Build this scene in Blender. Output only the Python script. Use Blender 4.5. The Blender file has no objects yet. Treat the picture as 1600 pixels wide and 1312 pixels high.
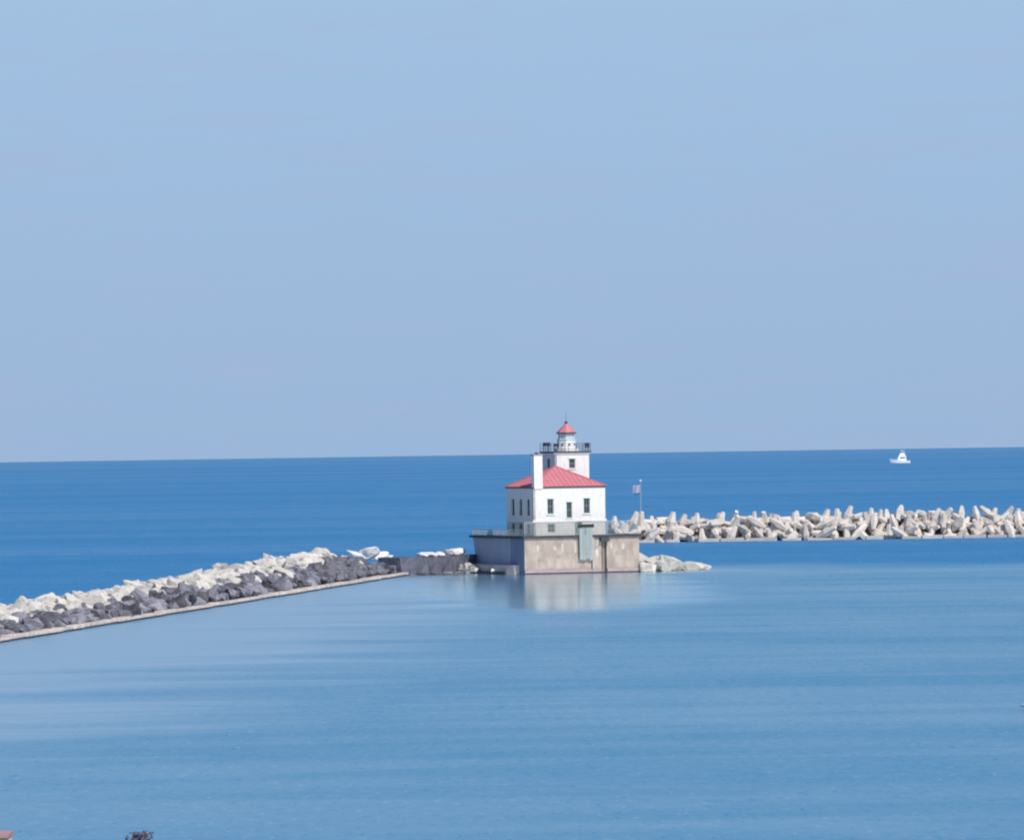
import bpy, bmesh, math, random
from mathutils import Vector, Matrix, Euler, noise as mnoise
R = math.radians
rnd = random.Random(7)
SC = bpy.context.scene
COL = SC.collection

# ------------------------------------------------------------------ camera
CAM_H, FPX = 17.0, 9840.0                 # eye height in metres, focal length in photo pixels
PITCH, ROLL = math.atan(31.3 / FPX), -math.atan(24.0 / 1600.0)
cam_d = bpy.data.cameras.new('camera'); cam = bpy.data.objects.new('camera', cam_d); COL.objects.link(cam)
CAM_M = Matrix.Rotation(R(90) + PITCH, 3, 'X') @ Matrix.Rotation(ROLL, 3, 'Z')
cam.matrix_world = Matrix.Translation((0, 0, CAM_H)) @ CAM_M.to_4x4()
cam_d.sensor_fit = 'HORIZONTAL'; cam_d.sensor_width = 36.0; cam_d.lens = 36.0 * FPX / 1600.0
cam_d.clip_start = 1.0; cam_d.clip_end = 60000.0
SC.camera = cam

# ------------------------------------------------------------------ sky and sun
SUN_AZ, SUN_EL = R(142), R(46)            # azimuth clockwise from +Y
SUN = Vector((math.sin(SUN_AZ) * math.cos(SUN_EL), math.cos(SUN_AZ) * math.cos(SUN_EL), math.sin(SUN_EL)))
SKY_STRENGTH = 0.09
HZ0, HZ1 = (0.285, 0.41, 0.60), (0.315, 0.465, 0.66)
W = bpy.data.worlds.new('World'); SC.world = W; W.use_nodes = True
wt = W.node_tree; wt.nodes.clear()
def wn(t): return wt.nodes.new(t)
out = wn('ShaderNodeOutputWorld'); bg = wn('ShaderNodeBackground'); sky = wn('ShaderNodeTexSky')
sky.sky_type = 'NISHITA'; sky.sun_disc = False; sky.sun_elevation = SUN_EL; sky.sun_rotation = SUN_AZ
sky.altitude = 0.0; sky.air_density = 1.0; sky.dust_density = 0.0; sky.ozone_density = 4.0
tint = wn('ShaderNodeMix'); tint.data_type = 'RGBA'; tint.blend_type = 'MULTIPLY'; tint.inputs[0].default_value = 1.0
tint.inputs[7].default_value = (0.85, 0.95, 1.05, 1)
wt.links.new(sky.outputs[0], tint.inputs[6])
# very thin pinkish cloud low over the lake
tc = wn('ShaderNodeTexCoord'); mp = wn('ShaderNodeMapping'); mp.inputs['Scale'].default_value = (30, 30, 210)
nz = wn('ShaderNodeTexNoise'); nz.inputs['Scale'].default_value = 1.0; nz.inputs['Detail'].default_value = 4.0
mr = wn('ShaderNodeMapRange'); mr.inputs[1].default_value = 0.5; mr.inputs[2].default_value = 0.8
mr.inputs[3].default_value = 0.0; mr.inputs[4].default_value = 0.55
cl = wn('ShaderNodeMix'); cl.data_type = 'RGBA'; cl.blend_type = 'MIX'; cl.inputs[7].default_value = (3.75, 4.55, 6.75, 1)
wt.links.new(tc.outputs['Generated'], mp.inputs[0]); wt.links.new(mp.outputs[0], nz.inputs[0])
wt.links.new(nz.outputs[0], mr.inputs[0]); wt.links.new(mr.outputs[0], cl.inputs[0])
# summer haze lying low all round the horizon, clearing upwards into the blue
sz = wn('ShaderNodeSeparateXYZ'); wt.links.new(tc.outputs['Generated'], sz.inputs[0])
hr = wn('ShaderNodeValToRGB'); wt.links.new(sz.outputs[2], hr.inputs[0])
hr.color_ramp.elements[0].position = 0.0; hr.color_ramp.elements[0].color = (HZ0[0], HZ0[1], HZ0[2], 1)
hr.color_ramp.elements[1].position = 0.075; hr.color_ramp.elements[1].color = (HZ1[0], HZ1[1], HZ1[2], 1)
hsc = wn('ShaderNodeVectorMath'); hsc.operation = 'SCALE'; hsc.inputs['Scale'].default_value = 1.0 / SKY_STRENGTH; wt.links.new(hr.outputs[0], hsc.inputs[0])
hf = wn('ShaderNodeMapRange'); hf.interpolation_type = 'SMOOTHSTEP'
for i_, q_ in ((1, 0.06), (2, 0.45), (3, 1.0), (4, 0.0)): hf.inputs[i_].default_value = q_
wt.links.new(sz.outputs[2], hf.inputs[0])
hm = wn('ShaderNodeMix'); hm.data_type = 'RGBA'; wt.links.new(hf.outputs[0], hm.inputs[0]); wt.links.new(tint.outputs[2], hm.inputs[6]); wt.links.new(hsc.outputs[0], hm.inputs[7])
wt.links.new(hm.outputs[2], cl.inputs[6]); wt.links.new(cl.outputs[2], bg.inputs[0])
bg.inputs[1].default_value = SKY_STRENGTH
wt.links.new(bg.outputs[0], out.inputs[0])

sun_d = bpy.data.lights.new('sun', 'SUN'); sun_d.energy = 3.8; sun_d.angle = R(0.5); sun_d.color = (1.0, 0.955, 0.89)
sun = bpy.data.objects.new('sun', sun_d); COL.objects.link(sun)
sun.rotation_euler = SUN.to_track_quat('Z', 'Y').to_euler(); sun.location = (60, -60, 120)
SC.view_settings.view_transform = 'Standard'; SC.view_settings.look = 'None'
SC.view_settings.exposure = 0.2; SC.view_settings.gamma = 1.0; SC.view_settings.use_curve_mapping = False
SC.render.engine = 'CYCLES'
SC.cycles.filter_width = 2.2; SC.cycles.max_bounces = 6
SC.cycles.use_denoising = True

# ------------------------------------------------------------------ helpers
EARTH = 6371000.0
def wz(x, y): return -(x * x + y * y) / (2 * EARTH)        # the lake follows the earth's curve
def ray(px, py):
    return CAM_M @ Vector(((px - 800.0) / FPX, -(py - 656.0) / FPX, -1.0))
def on_level(px, py, z=0.0):
    """photo pixel -> point at height z above the lake surface"""
    d = ray(px, py); zz = z
    for _ in range(12):
        t = (zz - CAM_H) / d.z
        p = Vector((0, 0, CAM_H)) + d * t
        zz = z + wz(p.x, p.y)
    return p
def at_dist(px, py, y):
    d = ray(px, py); return Vector((0, 0, CAM_H)) + d * (y / d.y)

MATS = {}
def mat(name, col, rough=0.8, var=0.0, scale=1.0, col2=None, bump=0.0, rand=0.0, metal=0.0, lo=0.35, hi=0.65, streak=None, spec=0.3, bscale=None, detail=6.0):
    """Principled surface; col2 mixed by noise (streak = per-axis stretch), rand = per-object brightness"""
    m = bpy.data.materials.new(name); m.use_nodes = True; t = m.node_tree; N = t.nodes; L = t.links
    b = N['Principled BSDF']; b.inputs['Roughness'].default_value = rough; b.inputs['Metallic'].default_value = metal
    b.inputs['Specular IOR Level'].default_value = spec
    tcn = N.new('ShaderNodeTexCoord'); mpn = N.new('ShaderNodeMapping')
    L.new(tcn.outputs['Object'], mpn.inputs[0])
    if streak: mpn.inputs['Scale'].default_value = streak
    cur = None
    c = N.new('ShaderNodeRGB'); c.outputs[0].default_value = (*col, 1); cur = c.outputs[0]
    oi = N.new('ShaderNodeObjectInfo')
    if col2:
        n = N.new('ShaderNodeTexNoise'); n.noise_dimensions = '4D'; n.inputs['Scale'].default_value = scale; n.inputs['Detail'].default_value = detail
        n.inputs['Roughness'].default_value = 0.62
        w = N.new('ShaderNodeMath'); w.operation = 'MULTIPLY'; w.inputs[1].default_value = 37.0 if rand else 0.0
        L.new(oi.outputs['Random'], w.inputs[0]); L.new(w.outputs[0], n.inputs['W'])
        L.new(mpn.outputs[0], n.inputs['Vector'])
        r = N.new('ShaderNodeMapRange'); r.inputs[1].default_value = lo; r.inputs[2].default_value = hi
        r.clamp = True; L.new(n.outputs[0], r.inputs[0])
        mx = N.new('ShaderNodeMix'); mx.data_type = 'RGBA'; mx.inputs[7].default_value = (*col2, 1)
        L.new(r.outputs[0], mx.inputs[0]); L.new(cur, mx.inputs[6]); cur = mx.outputs[2]
    if rand:
        r = N.new('ShaderNodeMapRange'); r.inputs[3].default_value = 1 - rand; r.inputs[4].default_value = 1 + rand
        L.new(oi.outputs['Random'], r.inputs[0])
        hs = N.new('ShaderNodeHueSaturation'); L.new(r.outputs[0], hs.inputs['Value']); L.new(cur, hs.inputs['Color']); cur = hs.outputs[0]
    L.new(cur, b.inputs['Base Color'])
    if bump:
        n2 = N.new('ShaderNodeTexNoise'); n2.inputs['Scale'].default_value = bscale or scale * 3; n2.inputs['Detail'].default_value = 8
        L.new(tcn.outputs['Object'], n2.inputs['Vector'])
        bp = N.new('ShaderNodeBump'); bp.inputs['Strength'].default_value = bump; bp.inputs['Distance'].default_value = 0.15
        L.new(n2.outputs[0], bp.inputs['Height']); L.new(bp.outputs[0], b.inputs['Normal'])
    MATS[name] = m
    return m

mat('white_paint', (0.68, 0.66, 0.635), 0.6, col2=(0.52, 0.49, 0.455), scale=1.1, lo=0.5, hi=0.8, streak=(2.5, 2.5, 0.5))
mat('trim_white', (0.75, 0.735, 0.715), 0.5, col2=(0.68, 0.665, 0.645), scale=2.0)
mat('lower_render', (0.50, 0.46, 0.42), 0.85, col2=(0.62, 0.60, 0.56), scale=0.6)
mat('red_roof', (0.52, 0.165, 0.19), 0.6, col2=(0.57, 0.21, 0.235), scale=0.8, streak=(1, 1, 1), bump=0.1)
mat('roof_rib', (0.50, 0.155, 0.18), 0.6)
mat('dark_trim', (0.055, 0.06, 0.08), 0.6)
mat('glass_dark', (0.02, 0.028, 0.035), 0.12, spec=0.6)
mat('window_green', (0.20, 0.25, 0.25), 0.5)
mat('rail_grey', (0.13, 0.15, 0.19), 0.5)
mat('black_iron', (0.02, 0.024, 0.032), 0.5)
mat('lantern_glass', (0.42, 0.50, 0.55), 0.1, spec=0.6)
mat('chimney_cap', (0.28, 0.25, 0.27), 0.8)
mat('pier_concrete', (0.285, 0.23, 0.20), 0.9, col2=(0.48, 0.415, 0.36), scale=0.9, streak=(1, 1, 0.5), lo=0.36, hi=0.74, bump=0.5, bscale=1.6)
mat('pier_return_shade', (0.13, 0.18, 0.285), 0.85, col2=(0.17, 0.21, 0.30), scale=0.5, streak=(1, 1, 0.4), bump=0.5, bscale=1.6)  # shade of the left-facing strip plus staining, both put into the colour
mat('pier_side_shade', (0.25, 0.30, 0.42), 0.85, col2=(0.32, 0.355, 0.45), scale=0.5, streak=(1, 1, 0.5), bump=0.5, bscale=1.6)  # concrete tinted blue: the side wall's shade is put into the colour
mat('pier_top', (0.42, 0.39, 0.36), 0.9, col2=(0.34, 0.32, 0.3), scale=0.6)
mat('coping', (0.022, 0.03, 0.042), 0.7, col2=(0.06, 0.07, 0.08), scale=0.8)
mat('plinth', (0.40, 0.32, 0.31), 0.85, col2=(0.28, 0.22, 0.225), scale=0.9)
mat('wet_dark', (0.03, 0.033, 0.045), 0.4)
mat('leach', (0.60, 0.53, 0.47), 0.9, col2=(0.45, 0.39, 0.35), scale=2.5, lo=.3, hi=.6)
mat('green_board', (0.215, 0.265, 0.265), 0.8, col2=(0.29, 0.335, 0.335), scale=1.2, streak=(3, 3, 0.5), rand=0.12)
mat('fence_wire', (0.27, 0.315, 0.33), 0.6)
mat('fence_post', (0.42, 0.45, 0.45), 0.5)
mat('ledge', (0.34, 0.31, 0.32), 0.85, col2=(0.46, 0.43, 0.42), scale=0.8, bump=0.5)
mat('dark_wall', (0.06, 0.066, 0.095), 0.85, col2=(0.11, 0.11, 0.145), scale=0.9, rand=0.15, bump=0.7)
mat('pale_boulder', (0.60, 0.565, 0.51), 0.9, col2=(0.44, 0.41, 0.37), scale=0.9, rand=0.14, bump=0.8, bscale=2.2)
mat('bleached_boulder', (0.76, 0.75, 0.74), 0.9, col2=(0.68, 0.67, 0.66), scale=0.9, rand=0.06, bump=0.6, bscale=2.2)
mat('dark_boulder', (0.075, 0.077, 0.098), 0.8, col2=(0.24, 0.23, 0.265), scale=0.7, rand=0.6, bump=0.9, bscale=2.2)
mat('core_rubble', (0.035, 0.036, 0.05), 0.9, col2=(0.08, 0.078, 0.095), scale=1.2, bump=0.9)
mat('sea_wall', (0.42, 0.345, 0.30), 0.85, col2=(0.58, 0.505, 0.455), scale=0.7, rand=0.10, bump=0.4)
mat('dolos_concrete', (0.66, 0.595, 0.53), 0.9, col2=(0.51, 0.455, 0.405), scale=0.8, rand=0.15, bump=0.5, bscale=1.8)
mat('toe_block', (0.52, 0.48, 0.45), 0.9, col2=(0.40, 0.37, 0.36), scale=0.8, rand=0.12, bump=0.5)
mat('outer_core', (0.05, 0.048, 0.05), 0.9, col2=(0.15, 0.135, 0.12), scale=0.8, bump=0.6)
mat('pole_metal', (0.34, 0.39, 0.47), 0.4)
mat('pale_globe', (0.62, 0.72, 0.80), 0.3)
mat('boat_white', (0.80, 0.80, 0.80), 0.3)
mat('boat_dark', (0.03, 0.045, 0.08), 0.3)
mat('shed_wall', (0.72, 0.68, 0.62), 0.8, col2=(0.64, 0.6, 0.55), scale=1.0)
mat('shed_roof', (0.42, 0.27, 0.27), 0.8, col2=(0.38, 0.22, 0.21), scale=1.0)
mat('bark', (0.12, 0.09, 0.075), 0.9)
mat('leaf', (0.115, 0.10, 0.135), 0.8, col2=(0.08, 0.08, 0.11), scale=1.5)
mat('shore_ground', (0.10, 0.115, 0.06), 0.95, col2=(0.22, 0.19, 0.15), scale=0.05, bump=0.5, bscale=0.6)

def mk(name, bm, material, parent=None, smooth=False):
    me = bpy.data.meshes.new(name); bmesh.ops.recalc_face_normals(bm, faces=bm.faces[:]); bm.to_mesh(me); bm.free()
    me.materials.append(MATS[material] if isinstance(material, str) else material)
    if smooth:
        for p in me.polygons: p.use_smooth = True
    o = bpy.data.objects.new(name, me); COL.objects.link(o)
    if parent: o.parent = parent
    return o
def tag(o, label, cat, group=None):
    o['label'] = label; o['category'] = cat
    if group: o['group'] = group
    return o
def thing(name, label, cat, loc=(0, 0, 0), rz=0.0, group=None):
    o = bpy.data.objects.new(name, None); COL.objects.link(o); o.location = loc; o.rotation_euler = (0, 0, rz)
    o.empty_display_size = 0.5
    return tag(o, label, cat, group)
def BM(): return bmesh.new()
def box(bm, x0, x1, y0, y1, z0, z1):
    v = [bm.verts.new((x, y, z)) for z in (z0, z1) for y in (y0, y1) for x in (x0, x1)]
    for f in ((0, 2, 3, 1), (4, 5, 7, 6), (0, 1, 5, 4), (2, 6, 7, 3), (0, 4, 6, 2), (1, 3, 7, 5)):
        bm.faces.new([v[i] for i in f])
    return bm
def prism(bm, pts, z0, z1, ptop=None):
    a = [bm.verts.new((p[0], p[1], z0)) for p in pts]; b = [bm.verts.new((p[0], p[1], z1)) for p in (ptop or pts)]
    n = len(pts)
    bm.faces.new(list(reversed(a))); bm.faces.new(b)
    for i in range(n): bm.faces.new((a[i], a[(i + 1) % n], b[(i + 1) % n], b[i]))
    return bm
def ngon(cx, cy, r, n, ph=0.0): return [(cx + r * math.cos(ph + 2 * math.pi * i / n), cy + r * math.sin(ph + 2 * math.pi * i / n)) for i in range(n)]
def rod(bm, p, q, r0, r1=None, n=6):
    p, q = Vector(p), Vector(q); r1 = r0 if r1 is None else r1
    d = (q - p).normalized(); s = d.cross(Vector((0, 0, 1)) if abs(d.z) < 0.9 else Vector((1, 0, 0))).normalized(); t = d.cross(s)
    A = [bm.verts.new(p + (s * math.cos(a) + t * math.sin(a)) * r0) for a in [2 * math.pi * i / n for i in range(n)]]
    B = [bm.verts.new(q + (s * math.cos(a) + t * math.sin(a)) * r1) for a in [2 * math.pi * i / n for i in range(n)]]
    bm.faces.new(A); bm.faces.new(list(reversed(B)))
    for i in range(n): bm.faces.new((A[i], B[i], B[(i + 1) % n], A[(i + 1) % n]))
    return bm
def ball(bm, c, r, sub=2):
    bmesh.ops.create_icosphere(bm, subdivisions=sub, radius=r, matrix=Matrix.Translation(c)); return bm

# ------------------------------------------------------------------ the lake
ROCK_A = on_level(0, 1004.5); ROCK_B = on_level(632, 900)        # waterline of the stone breakwater
RDIR = (ROCK_B - ROCK_A); RDIR.z = 0; RLEN = RDIR.length; RDIR.normalize()
RNRM = Vector((RDIR.y, -RDIR.x, 0))                              # towards the harbour
def make_lake():
    radii = [0, 20, 60, 120, 180]
    while radii[-1] < 26000: radii.append(radii[-1] * 1.06 + 8)
    n = 180; verts = [(0, 0, 0)]; faces = []
    for r in radii[1:]:
        for i in range(n):
            a = 2 * math.pi * i / n; x, y = r * math.cos(a), r * math.sin(a); verts.append((x, y, wz(x, y)))
    for i in range(n): faces.append((0, 1 + i, 1 + (i + 1) % n))
    for k in range(len(radii) - 2):
        o0, o1 = 1 + k * n, 1 + (k + 1) * n
        for i in range(n): j = (i + 1) % n; faces.append((o0 + i, o1 + i, o1 + j, o0 + j))
    me = bpy.data.meshes.new('lake_water'); me.from_pydata(verts, [], faces)
    for p in me.polygons: p.use_smooth = True
    o = bpy.data.objects.new('lake_water', me); COL.objects.link(o); o['kind'] = 'structure'
    m = bpy.data.materials.new('water'); m.use_nodes = True; t = m.node_tree; N = t.nodes; L = t.links; N.clear()
    mo = N.new('ShaderNodeOutputMaterial')
    geo = N.new('ShaderNodeNewGeometry')
    def val(x): v = N.new('ShaderNodeValue'); v.outputs[0].default_value = x; return v.outputs[0]
    def math_(op, a, b=None, c=None):
        n_ = N.new('ShaderNodeMath'); n_.operation = op
        for i, q in enumerate((a, b, c)):
            if q is None: continue
            if isinstance(q, (int, float)): n_.inputs[i].default_value = q
            else: L.new(q, n_.inputs[i])
        return n_.outputs[0]
    def rng(v, a, b, c, d, smooth=True):
        n_ = N.new('ShaderNodeMapRange'); n_.interpolation_type = 'SMOOTHSTEP' if smooth else 'LINEAR'
        for i, q in ((1, a), (2, b), (3, c), (4, d)): n_.inputs[i].default_value = q
        L.new(v, n_.inputs[0]); return n_.outputs[0]
    def noise(sx, sy, detail=4, rough=0.55, off=0.0):
        mp_ = N.new('ShaderNodeMapping'); mp_.inputs['Scale'].default_value = (sx, sy, 1); mp_.inputs['Location'].default_value = (off, off * .7, 0)
        L.new(geo.outputs['Position'], mp_.inputs[0])
        n_ = N.new('ShaderNodeTexNoise'); n_.noise_dimensions = '2D'; n_.inputs['Scale'].default_value = 1.0
        n_.inputs['Detail'].default_value = detail; n_.inputs['Roughness'].default_value = rough
        L.new(mp_.outputs[0], n_.inputs[0]); return n_.outputs[0]
    sp = N.new('ShaderNodeSeparateXYZ'); L.new(geo.outputs['Position'], sp.inputs[0]); X, Y = sp.outputs[0], sp.outputs[1]
    # distance from the stone breakwater into the harbour, and how far inside the outer line
    side = math_('ADD', math_('MULTIPLY', X, RNRM.x), math_('ADD', math_('MULTIPLY', Y, RNRM.y), -(RNRM.x * ROCK_A.x + RNRM.y * ROCK_A.y)))
    wob = noise(1 / 45.0, 1 / 30.0, 5, 0.6, 3.0)
    inside = math_('MULTIPLY', rng(side, -2.0, 2.0, 0, 1),
                   rng(math_('ADD', Y, math_('MULTIPLY', math_('SUBTRACT', wob, 0.5), 60.0)), 800.0, 862.0, 1, 0))
    # wind streaks lying across the view
    st = noise(1 / 48.0, 1 / 15.0, 5, 0.55, 0.0)
    st2 = noise(1 / 160.0, 1 / 45.0, 3, 0.5, 11.0)
    fine = noise(1 / 0.7, 1 / 2.4, 4, 0.7, 5.0)
    chop = noise(1 / 6.0, 1 / 28.0, 4, 0.65, 8.0)
    # sheltered, smoother water beside the stones and before the lighthouse pier
    sd2 = math_('ADD', side, math_('MULTIPLY', math_('SUBTRACT', st, 0.5), 78.0))
    shel = rng(sd2, 12.0, 52.0, 1, 0)
    px_, py_ = P_PIER.x + 4, P_PIER.y - 72
    ex = math_('DIVIDE', math_('SUBTRACT', X, px_), 18.0); ey = math_('DIVIDE', math_('SUBTRACT', Y, py_), 118.0)
    rr = math_('ADD', math_('SQRT', math_('ADD', math_('MULTIPLY', ex, ex), math_('MULTIPLY', ey, ey))), math_('MULTIPLY', math_('SUBTRACT', st, 0.5), 0.9))
    shel2 = rng(rr, 0.6, 1.2, 0.9, 0)
    calm = math_('MULTIPLY', math_('MAXIMUM', shel, shel2), inside)
    streaks = rng(st, 0.40, 0.62, -0.06, 0.065)
    broad = rng(st2, 0.35, 0.65, -0.06, 0.06)
    grain = rng(fine, 0.25, 0.75, -0.09, 0.09, False)
    refl = math_('ADD', math_('MULTIPLY', inside, 0.25), 0.14)
    refl = math_('ADD', refl, math_('MULTIPLY', calm, 0.50))
    offshore = math_('SUBTRACT', 1.0, inside)
    band = noise(1 / 900.0, 1 / 170.0, 4, 0.6, 21.0)
    lakev = math_('ADD', math_('ADD', rng(Y, 2200.0, 9000.0, 0.0, 0.10), rng(Y, 650.0, 1500.0, -0.05, 0.0)), rng(band, .35, .68, -0.05, 0.05))
    refl = math_('ADD', refl, math_('MULTIPLY', offshore, lakev))
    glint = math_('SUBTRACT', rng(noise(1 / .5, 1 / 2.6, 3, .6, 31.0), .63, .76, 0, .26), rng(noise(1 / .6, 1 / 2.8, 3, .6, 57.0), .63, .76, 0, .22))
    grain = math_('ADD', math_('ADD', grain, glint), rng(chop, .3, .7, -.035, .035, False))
    var = math_('ADD', math_('MULTIPLY', math_('ADD', streaks, broad), math_('ADD', math_('MULTIPLY', inside, 0.75), 0.25)), grain)
    refl = math_('ADD', refl, math_('MULTIPLY', var, math_('SUBTRACT', 1.0, math_('MULTIPLY', calm, 0.75))))
    cl_ = N.new('ShaderNodeClamp'); cl_.inputs[1].default_value = 0.04; cl_.inputs[2].default_value = 0.9; L.new(refl, cl_.inputs[0])
    rough = math_('ADD', rng(math_('MULTIPLY', shel2, inside), 0.0, 0.8, 0.20, 0.045), rng(calm, 0.0, 1.0, 0.10, 0.085))
    bp = N.new('ShaderNodeBump'); bp.inputs['Strength'].default_value = 0.25; bp.inputs['Distance'].default_value = 0.05
    L.new(fine, bp.inputs['Height'])
    body = N.new('ShaderNodeBsdfDiffuse'); 
    bc = N.new('ShaderNodeMix'); bc.data_type = 'RGBA'; bc.inputs[6].default_value = (0.036, 0.180, 0.380, 1); bc.inputs[7].default_value = (0.052, 0.212, 0.370, 1)
    L.new(inside, bc.inputs[0]); L.new(bc.outputs[2], body.inputs[0])
    gl = N.new('ShaderNodeBsdfGlossy'); L.new(rough, gl.inputs['Roughness']); gl.inputs[0].default_value = (0.93, 1.0, 0.99, 1)
    L.new(bp.outputs[0], gl.inputs['Normal'])
    mx = N.new('ShaderNodeMixShader'); L.new(cl_.outputs[0], mx.inputs[0]); L.new(body.outputs[0], mx.inputs[1]); L.new(gl.outputs[0], mx.inputs[2])
    L.new(mx.outputs[0], mo.inputs[0])
    me.materials.append(m)
P_PIER = on_level(820, 897)            # near left corner of the lighthouse pier at the water
make_lake()

# near shore under the camera (below the frame): a bluff falling to the harbour
def make_shore():
    bm = BM(); rows = []
    prof = [(-80, 15.4), (-10, 15.3), (15, 14.8), (60, 9.0), (110, 4.0), (160, 1.6), (215, 1.0), (236, 0.5), (242, -1.5)]
    xs = [-260 + 20 * i for i in range(27)]
    for y, z in prof:
        rows.append([bm.verts.new((x, y + (3.0 * math.sin(x * .07 + y) if y > 0 else 0), z + (0.25 * math.sin(x * .11 + y * .3) if 20 < y < 230 else 0))) for x in xs])
    for a, b in zip(rows, rows[1:]):
        for i in range(len(xs) - 1): bm.faces.new((a[i], a[i + 1], b[i + 1], b[i]))
    o = mk('shore', bm, 'shore_ground', smooth=True); o['kind'] = 'structure'
make_shore()

# ------------------------------------------------------------------ lighthouse pier
ANG = R(20)                            # front faces turned 20 degrees to the right of the camera
UX, UY = math.cos(ANG), math.sin(ANG)
PF = (-2.1, -2.2)                      # pier corner in house coordinates (u right along front, v back)
ORG = Vector((P_PIER.x - (UX * PF[0] - UY * PF[1]), P_PIER.y - (UY * PF[0] + UX * PF[1]), wz(P_PIER.x, P_PIER.y)))
def house_to_world(u, v, z=0.0): return Vector((ORG.x + UX * u - UY * v, ORG.y + UY * u + UX * v, ORG.z + z))
PT = 4.72                              # pier deck height
pier = thing('lighthouse_pier', 'square concrete pier in the water carrying the white lighthouse', 'pier', ORG, ANG)
G0, G1 = 8.35, 9.05                     # ladder groove in the front
foot = [(-2.1, -2.2), (G0, -2.2), (G0, -1.93), (G1, -1.93), (G1, -2.2), (13.5, -2.2), (13.5, 16.0), (-2.6, 16.0), (-2.6, 1.8)]
mk('pier_body', prism(BM(), [(-2.1, -2.2), (G0, -2.2), (G0, -1.93), (G1, -1.93), (G1, -2.2), (13.5, -2.2), (13.5, 13.0), (-1.6, 13.0), (-1.6, 1.8)], -2.5, PT - 0.012), 'pier_concrete', pier)
mk('side_wall', prism(BM(), [(-2.554, 1.8), (-2.55, 13.2), (-1.7, 13.2), (-1.7, 1.8)], -2.5, PT - 0.01, [(-2.554, 1.8), (-2.55, 16.05), (-1.7, 16.05), (-1.7, 1.8)]), 'pier_side_shade', pier)
mk('side_return', prism(BM(), [(-2.104, -2.1), (-2.554, 1.797), (-1.7, 1.797), (-1.7, -1.9)], -2.5, PT - 0.01), 'pier_return_shade', pier)
def ring(bm, outer, inner, z0, z1):
    n = len(outer)
    A = [[bm.verts.new((p[0], p[1], z)) for p in pts] for pts, z in ((outer, z0), (outer, z1), (inner, z1), (inner, z0))]
    for k in range(4):
        for i in range(n): bm.faces.new((A[k][i], A[k][(i + 1) % n], A[(k + 1) % 4][(i + 1) % n], A[(k + 1) % 4][i]))
    return bm
cop_o = [(-2.35, -2.45), (13.75, -2.45), (13.75, 16.25), (-2.95, 16.25), (-2.95, 1.8)]
cop_i = [(-1.6, -1.7), (13.0, -1.7), (13.0, 15.5), (-2.1, 15.5), (-2.1, 2.0)]
mk('coping', ring(BM(), cop_o, cop_i, PT - 0.20, PT + 0.12), 'coping', pier)
mk('deck', prism(BM(), cop_i, PT - 0.1, PT + 0.06), 'pier_top', pier)
for a, b in ((-2.12, G0 - .02), (G1 + .02, 13.52)):
    bm = BM(); box(bm, a, b, -2.42, -2.19, -1.5, 0.52); mk('plinth', bm, 'plinth', pier)
mk('waterline_stain', box(BM(), -2.13, 13.53, -2.46, -2.40, -1.0, 0.14), 'wet_dark', pier)
mk('ladder_hood', prism(BM(), [(G0 - .25, -2.75), (G1 + .25, -2.75), (G1 + .25, -1.75), (G0 - .25, -1.75)], PT - 0.75, PT - 0.22), 'coping', pier)
lad = BM()
for x in (G0 + .12, G1 - .12): rod(lad, (x, -2.06, -0.5), (x, -2.06, PT + 0.1), 0.035)
for i in range(15): rod(lad, (G0 + .12, -2.06, 0.1 + i * .32), (G1 - .12, -2.06, 0.1 + i * .32), 0.025)
mk('ladder', lad, 'black_iron', pier)
# grey-green board panel hung on the front, rising above the deck
board_x = [5.25 + i * 0.44 for i in range(4)]
for x in board_x:
    mk('board', box(BM(), x, x + 0.42, -2.62, -2.47, 1.75 + rnd.uniform(-.15, .15), PT + 1.0), 'green_board', pier)
mk('board_header', box(BM(), 5.05, 7.2, -2.68, -2.44, PT + 1.05, PT + 1.5), 'black_iron', pier)
mk('board_post', box(BM(), 6.02, 6.18, -2.70, -2.63, PT + 0.2, PT + 1.05), 'window_green', pier)
mk('board_edge', box(BM(), 7.02, 7.2, -2.52, -2.2, 0.5, PT - .2), 'ledge', pier)
# lime runs below the drain holes
for x, z0, z1, w in ((2.0, 2.9, 3.6, .2), (3.05, 2.7, 3.9, .13), (4.8, 2.6, 4.1, .17), (-0.3, 2.9, 3.7, .2), (7.75, 1.9, 3.1, .28), (7.9, 3.5, 4.2, .15), (9.7, 3.0, 3.9, .17), (11.3, 2.9, 3.8, .2)):
    bm = BM(); n = 12
    pts = [(x + w * math.cos(2 * math.pi * i / n) * rnd.uniform(.7, 1.15), (z0 + z1) / 2 + (z1 - z0) / 2 * math.sin(2 * math.pi * i / n) * rnd.uniform(.85, 1.2)) for i in range(n)]
    a = [bm.verts.new((p[0], -2.2 - .012, p[1])) for p in pts]; b = [bm.verts.new((p[0], -2.2 + .02, p[1])) for p in pts]
    bm.faces.new(a); [bm.faces.new((a[i], b[i], b[(i + 1) % n], a[(i + 1) % n])) for i in range(n)]
    mk('lime_stain', bm, 'leach', pier)
for x, z in ((2.6, 2.2), (0.0, 1.9), (10.6, 2.5), (6.4, 2.7)):
    mk('mooring_ring_plate', box(BM(), x - .28, x + .28, -2.26 if x != 6.4 else -2.66, -2.18 if x != 6.4 else -2.6, z - .12, z + .12), 'plinth', pier)
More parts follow.
